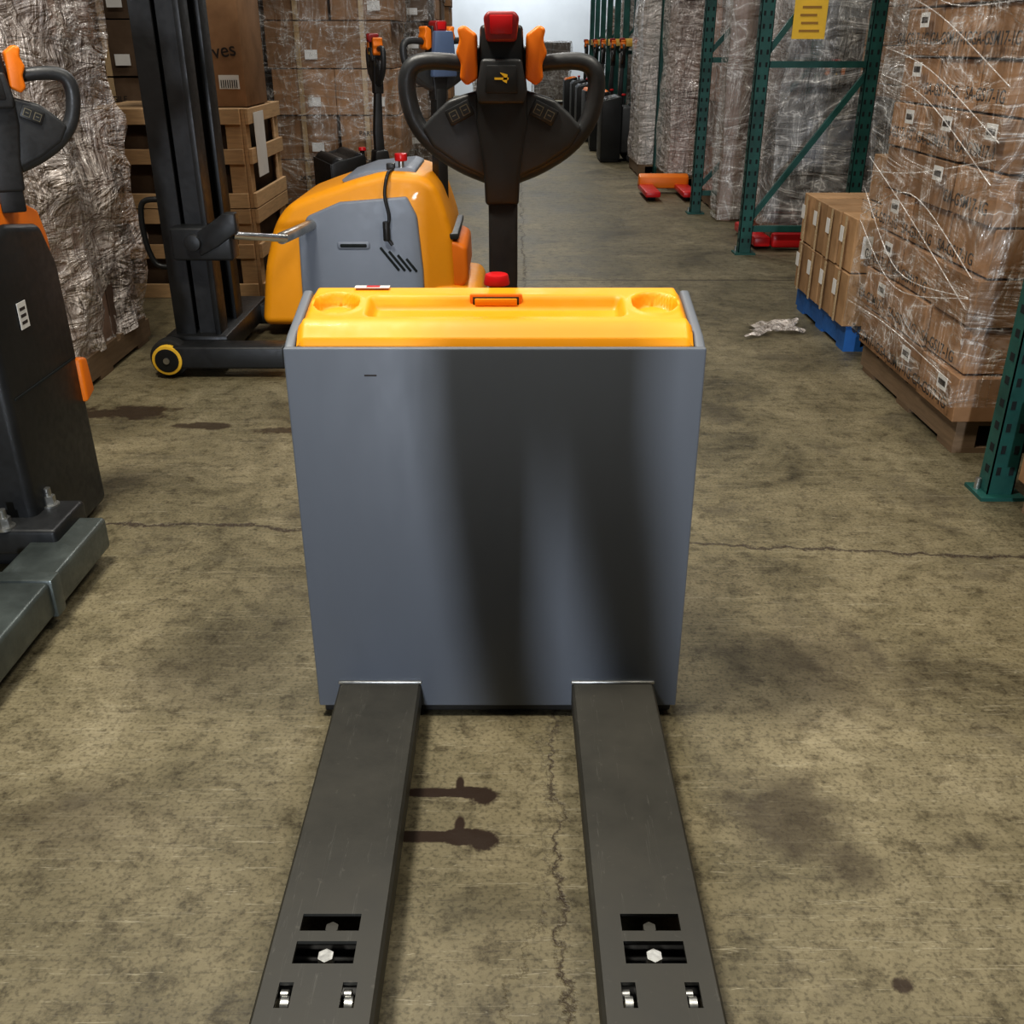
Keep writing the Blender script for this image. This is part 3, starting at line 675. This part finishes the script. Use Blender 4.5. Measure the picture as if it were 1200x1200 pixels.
def crate(x0, x1, y0, y1, z0, h, name='wooden_crate'):
    G = group(name, ((x0 + x1) / 2, (y0 + y1) / 2, z0)); bm = bmesh.new()
    for x in (x0, x1 - .09):
        for y in (y0, y1 - .03): bm_box(bm, x, x + .09, y, y + .03, z0, z0 + h)
    for y in (y0, y1 - .09):
        for x in (x0 - .022, x1 + .002): bm_box(bm, x, x + .02, y, y + .09, z0, z0 + h)
    for z in (z0, z0 + h - .08, z0 + h * .45):
        bm_box(bm, x0, x1, y0 - .02, y0 - .001, z, z + .08); bm_box(bm, x1 + .023, x1 + .043, y0, y1, z, z + .08); bm_box(bm, x0, x1, y1 + .001, y1 + .02, z, z + .08)
    for i in range(7): 
        y = y0 + (y1 - y0) * i / 7; bm_box(bm, x0, x1, y, y + (y1 - y0) / 7 * .8, z0 + h - .019, z0 + h + .001)
    xm = (x0 + x1) / 2; bm_box(bm, xm - .045, xm + .045, y0 - .04, y0 - .021, z0, z0 + h)
    bev(bm, .002, 1); mk('slats', bm, M['wood'], G)
    box('contents', (x0 + .03, x1 - .02, y0 + .06, y1 - .04, z0 + .03, z0 + h - .03), M['card3'], G, .01)
    return G
crate(-2.35, -1.48, 5.75, 6.55, .0, .50)
crate(-2.35, -1.48, 5.75, 6.55, .505, .52)
F = group('cardboard_box', (-1.70, 6.1, 1.03))
box('carton', (-1.98, -1.46, 5.85, 6.35, 1.028, 1.60), M['card'], F, .006)
box('carton_tape', (-1.75, -1.69, 5.848, 5.852, 1.03, 1.60), M['tape'], F, 0)
text('print', 'Moves', (-1.62, 5.846, 1.30), (R(90), R(-8), 0), .10, M['ink'], F)
box('shipping_label', (-1.60, -1.49, 5.846, 5.849, 1.12, 1.19), M['white'], F, 0)
for i in range(8): box('barcode', (-1.59 + i * .012, -1.585 + i * .012, 5.844, 5.846, 1.125, 1.165), M['ink'], F, 0)
F2 = group('hanging_paper', (-1.42, 6.2, .8))
box('sheet', (-1.434, -1.431, 5.85, 6.08, .66, 1.0), M['white'], F2, 0)

def big_stack(x0, x1, y0, y1, rows, h, mat, nx=2, ny=2, wrap=True, seed=1):
    G = group('carton_stack', ((x0 + x1) / 2, (y0 + y1) / 2, 0)); pallet(G, x0, x1, y0, y1)
    cartons(G, 'cartons', x0, x1, y0, y1, .125, rows, nx, ny, h, mat, .02, .014)
    for r in range(rows):
        for i in range(nx):
            x = x0 + (x1 - x0) * (i + .5) / nx
            if random.random() < .4: text('print', random.choice(['FRAGILE', 'KEEP DRY', 'PARTS', '24 PCS']), (x, y0 - .03, .125 + (r + .6) * h), (R(90), 0, 0), .05, M['ink'], G)
            if random.random() < .6: box('shipping_label', (x + .05, x + .15, y0 - .026, y0 - .024, .125 + (r + .2) * h, .125 + (r + .4) * h), M['white'], G, 0)
            box('carton_tape', (x - .02, x + .02, y0 - .023, y0 - .0215, .13 + r * h, .12 + (r + 1) * h), M['tape'], G, 0)
    if wrap: film_shell(G, x0 - .03, x1 + .03, y0 - .035, y1 + .03, .13, .16 + rows * h, 'film', .03, seed)
    return G
big_stack(-1.95, -.92, 8.6, 9.6, 6, .345, M['card'], 2, 2, True, 3)
big_stack(-3.2, -2.1, 8.6, 9.6, 7, .30, M['card2'], 2, 2, False, 7)
big_stack(-2.9, -1.9, 7.1, 8.1, 6, .34, M['card3'], 2, 2, False, 4)
big_stack(-1.7, -.8, 10.2, 11.2, 8, .28, M['card3'], 2, 2, True, 5)
big_stack(-1.8, -.9, 12.0, 12.8, 7, .30, M['card3'], 2, 2, False, 5)
big_stack(-2.4, -1.0, 14.0, 15.2, 7, .30, M['card'], 3, 2, False, 6)
big_stack(-2.4, -1.1, 17.0, 18.0, 7, .30, M['card3'], 3, 2, False, 6)
big_stack(-2.4, -1.1, 19.5, 20.5, 7, .30, M['card'], 3, 2, False, 6)
big_stack(-4.6, -3.3, 5.0, 6.4, 7, .32, M['card3'], 2, 2, False, 2)
big_stack(-4.6, -3.1, 3.0, 4.4, 7, .32, M['card3'], 2, 2, False, 2)
big_stack(2.9, 4.2, 4.6, 5.9, 7, .30, M['card3'], 2, 2, False, 2)
big_stack(3.2, 4.4, 6.6, 7.9, 7, .30, M['card3'], 2, 2, True, 2)
big_stack(3.2, 4.4, 8.6, 9.9, 7, .30, M['card'], 2, 2, False, 2)

pallet_truck('pallet_truck', (-1.30, 7.1, 0), R(-68), False, W=.55, HB=.62, forks=False, panel='blackm', cover='black')

bm = bmesh.new(); bmesh.ops.create_grid(bm, x_segments=26, y_segments=12, size=1)
for v in bm.verts:
    x, y = v.co.x, v.co.y
    k = 1 + .6 * noise.noise(Vector((math.atan2(y, x) * 1.6, 3, 1)))
    v.co = Vector((1.36 + x * .145 * k + .03 * y, 5.02 + y * .11 * k + .07 * x, .010 + .020 * (noise.noise(Vector((x * 3, y * 3, 0))) + .5)))
mk('film_scrap', bm, M['filmx'], None, 60)

# ------------------------------------------------------------------ person taking the picture (stands behind the lens)
PG = group('photographer', (0, -.45, 0))
y = -.48
loft('torso', [(-.075, y, .80, .10, .09), (-.085, y, .86, .142, .11), (-.088, y, .95, .148, .115), (-.07, y, 1.08, .140, .105), (-.045, y - .01, 1.22, .16, .115), (-.02, y - .01, 1.34, .175, .115),
               (-.005, y - .01, 1.42, .17, .09), (0, y - .01, 1.47, .075, .065)], M['shirt'], PG)
for s, kn, an in ((-1, -.138, -.088), (1, .056, .104)):
    hx = -.085 + s * .070
    loft('trouser_leg', [(an, y - .02, .07, .042, .055), (an, y - .02, .20, .044, .056), ((an + kn) / 2, y - .01, .33, .050, .062), (kn, y + .01, .47, .053, .062), ((kn + hx) / 2, y + .005, .66, .066, .08), (hx, y, .82, .074, .095), (hx, y, .90, .07, .09)], M['denim'], PG)
    tube('sleeve', [(s * .15, y, 1.41), (s * .22, y + .01, 1.30), (s * .25, y + .05, 1.16), (s * .18, y + .16, 1.19), (s * .11, y + .27, 1.25)], .045, M['shirt'], PG, radii=[1.3, 1.2, 1.05, .9, .75])
    prism('shoe', [(y - .12, 0), (y + .17, 0), (y + .18, .04), (y + .05, .09), (y - .10, .10)], 'X', an - .045, an + .045, M['black'], PG, .02, 3)
    tube('palm', [(s * .11, y + .26, 1.245), (s * .095, y + .31, 1.28), (s * .085, y + .35, 1.315)], .03, M['skin'], PG, radii=[.75, 1.05, .9])
    for f in range(4):
        z = 1.288 + f * .019; ln = (.055, .065, .062, .05)[f]
        tube('finger', [(s * .088, y + .335, z), (s * .086, y + .345 + ln * .4, z + .003), (s * .070, y + .345 + ln * .6, z + .004), (s * .050, y + .345 + ln * .55, z + .004)], .0085, M['skin'], PG, radii=[1.05, 1, .95, .8])
    tube('thumb', [(s * .095, y + .30, 1.30), (s * .08, y + .335, 1.335), (s * .055, y + .355, 1.345)], .011, M['skin'], PG, radii=[1.1, 1, .8])
cyl('neck', (0, y - .01, 1.44), (0, y + .01, 1.54), .055, M['skin'], PG)
ball('head', (0, y + .02, 1.62), (.078, .098, .118), M['skin'], PG)
ball('hair', (0, y + .002, 1.645), (.084, .100, .112), M['black'], PG)
prism('nose', [(y + .11, 1.635), (y + .14, 1.60), (y + .11, 1.595)], 'X', -.012, .012, M['skin'], PG, .004)
for s in (-1, 1):
    ball('eye', (s * .032, y + .108, 1.635), (.013, .008, .008), M['white'], PG, 12)
    ball('ear', (s * .080, y + .01, 1.62), (.012, .022, .032), M['skin'], PG, 12)
box('mouth', (-.022, .022, y + .10, y + .116, 1.566, 1.574), M['dred'], PG, .003)
box('phone', (-.075, .075, -.105, -.097, 1.30, 1.38), M['black'], PG, .004)

# ------------------------------------------------------------------ lights
def area(name, loc, tgt, sx, sy, power, col):
    l = bpy.data.lights.new(name, 'AREA'); l.shape = 'RECTANGLE'; l.size = sx; l.size_y = sy; l.energy = power; l.color = col
    o = bpy.data.objects.new(name, l); sc.collection.objects.link(o); o.location = loc
    o.rotation_euler = (Vector(tgt) - Vector(loc)).to_track_quat('-Z', 'Y').to_euler(); return o
area('ceiling_lamp_near', (-1.2, 1.75, 4.2), (.2, 1.2, 0), .5, .7, 150, (1, .95, .85))
area('ceiling_lamp_side', (1.6, 1.5, 4.2), (.8, 1.2, 0), 1.0, 1.0, 75, (1, .94, .83))
for i, y_ in enumerate((5.2, 9.5, 14, 18.5)):
    area('end_wall_fill', (0, y_, 5.4), (0, y_ + .3, 0), .8, 1.6, (80, 85, 90, 110)[i], (1, .97, .92))
area('end_wall_fill', (0, 26.5, 5.0), (0, 30, 1.8), 3, 1, 300, (.95, .98, 1))  # added fill light, aimed at the back wall to brighten it
area('rear_work_light', (-.38, -5.2, 1.12), (-.05, 1.78, .8), .20, .5, 270, (.84, .90, 1.0))
w = bpy.data.worlds.new('warehouse_ambient'); sc.world = w; w.use_nodes = True
bg = w.node_tree.nodes['Background']; bg.inputs[0].default_value = (.85, .92, 1, 1); bg.inputs[1].default_value = .08

# ------------------------------------------------------------------ camera
cam = bpy.data.cameras.new('camera'); co = bpy.data.objects.new('camera', cam); sc.collection.objects.link(co)
cam.sensor_width = 36; cam.lens = 36 * 1150 / 1200; cam.clip_start = .05; cam.clip_end = 100
co.location = (0, 0, 1.35); co.rotation_euler = (R(90 - 25.57), 0, 0)
sc.camera = co
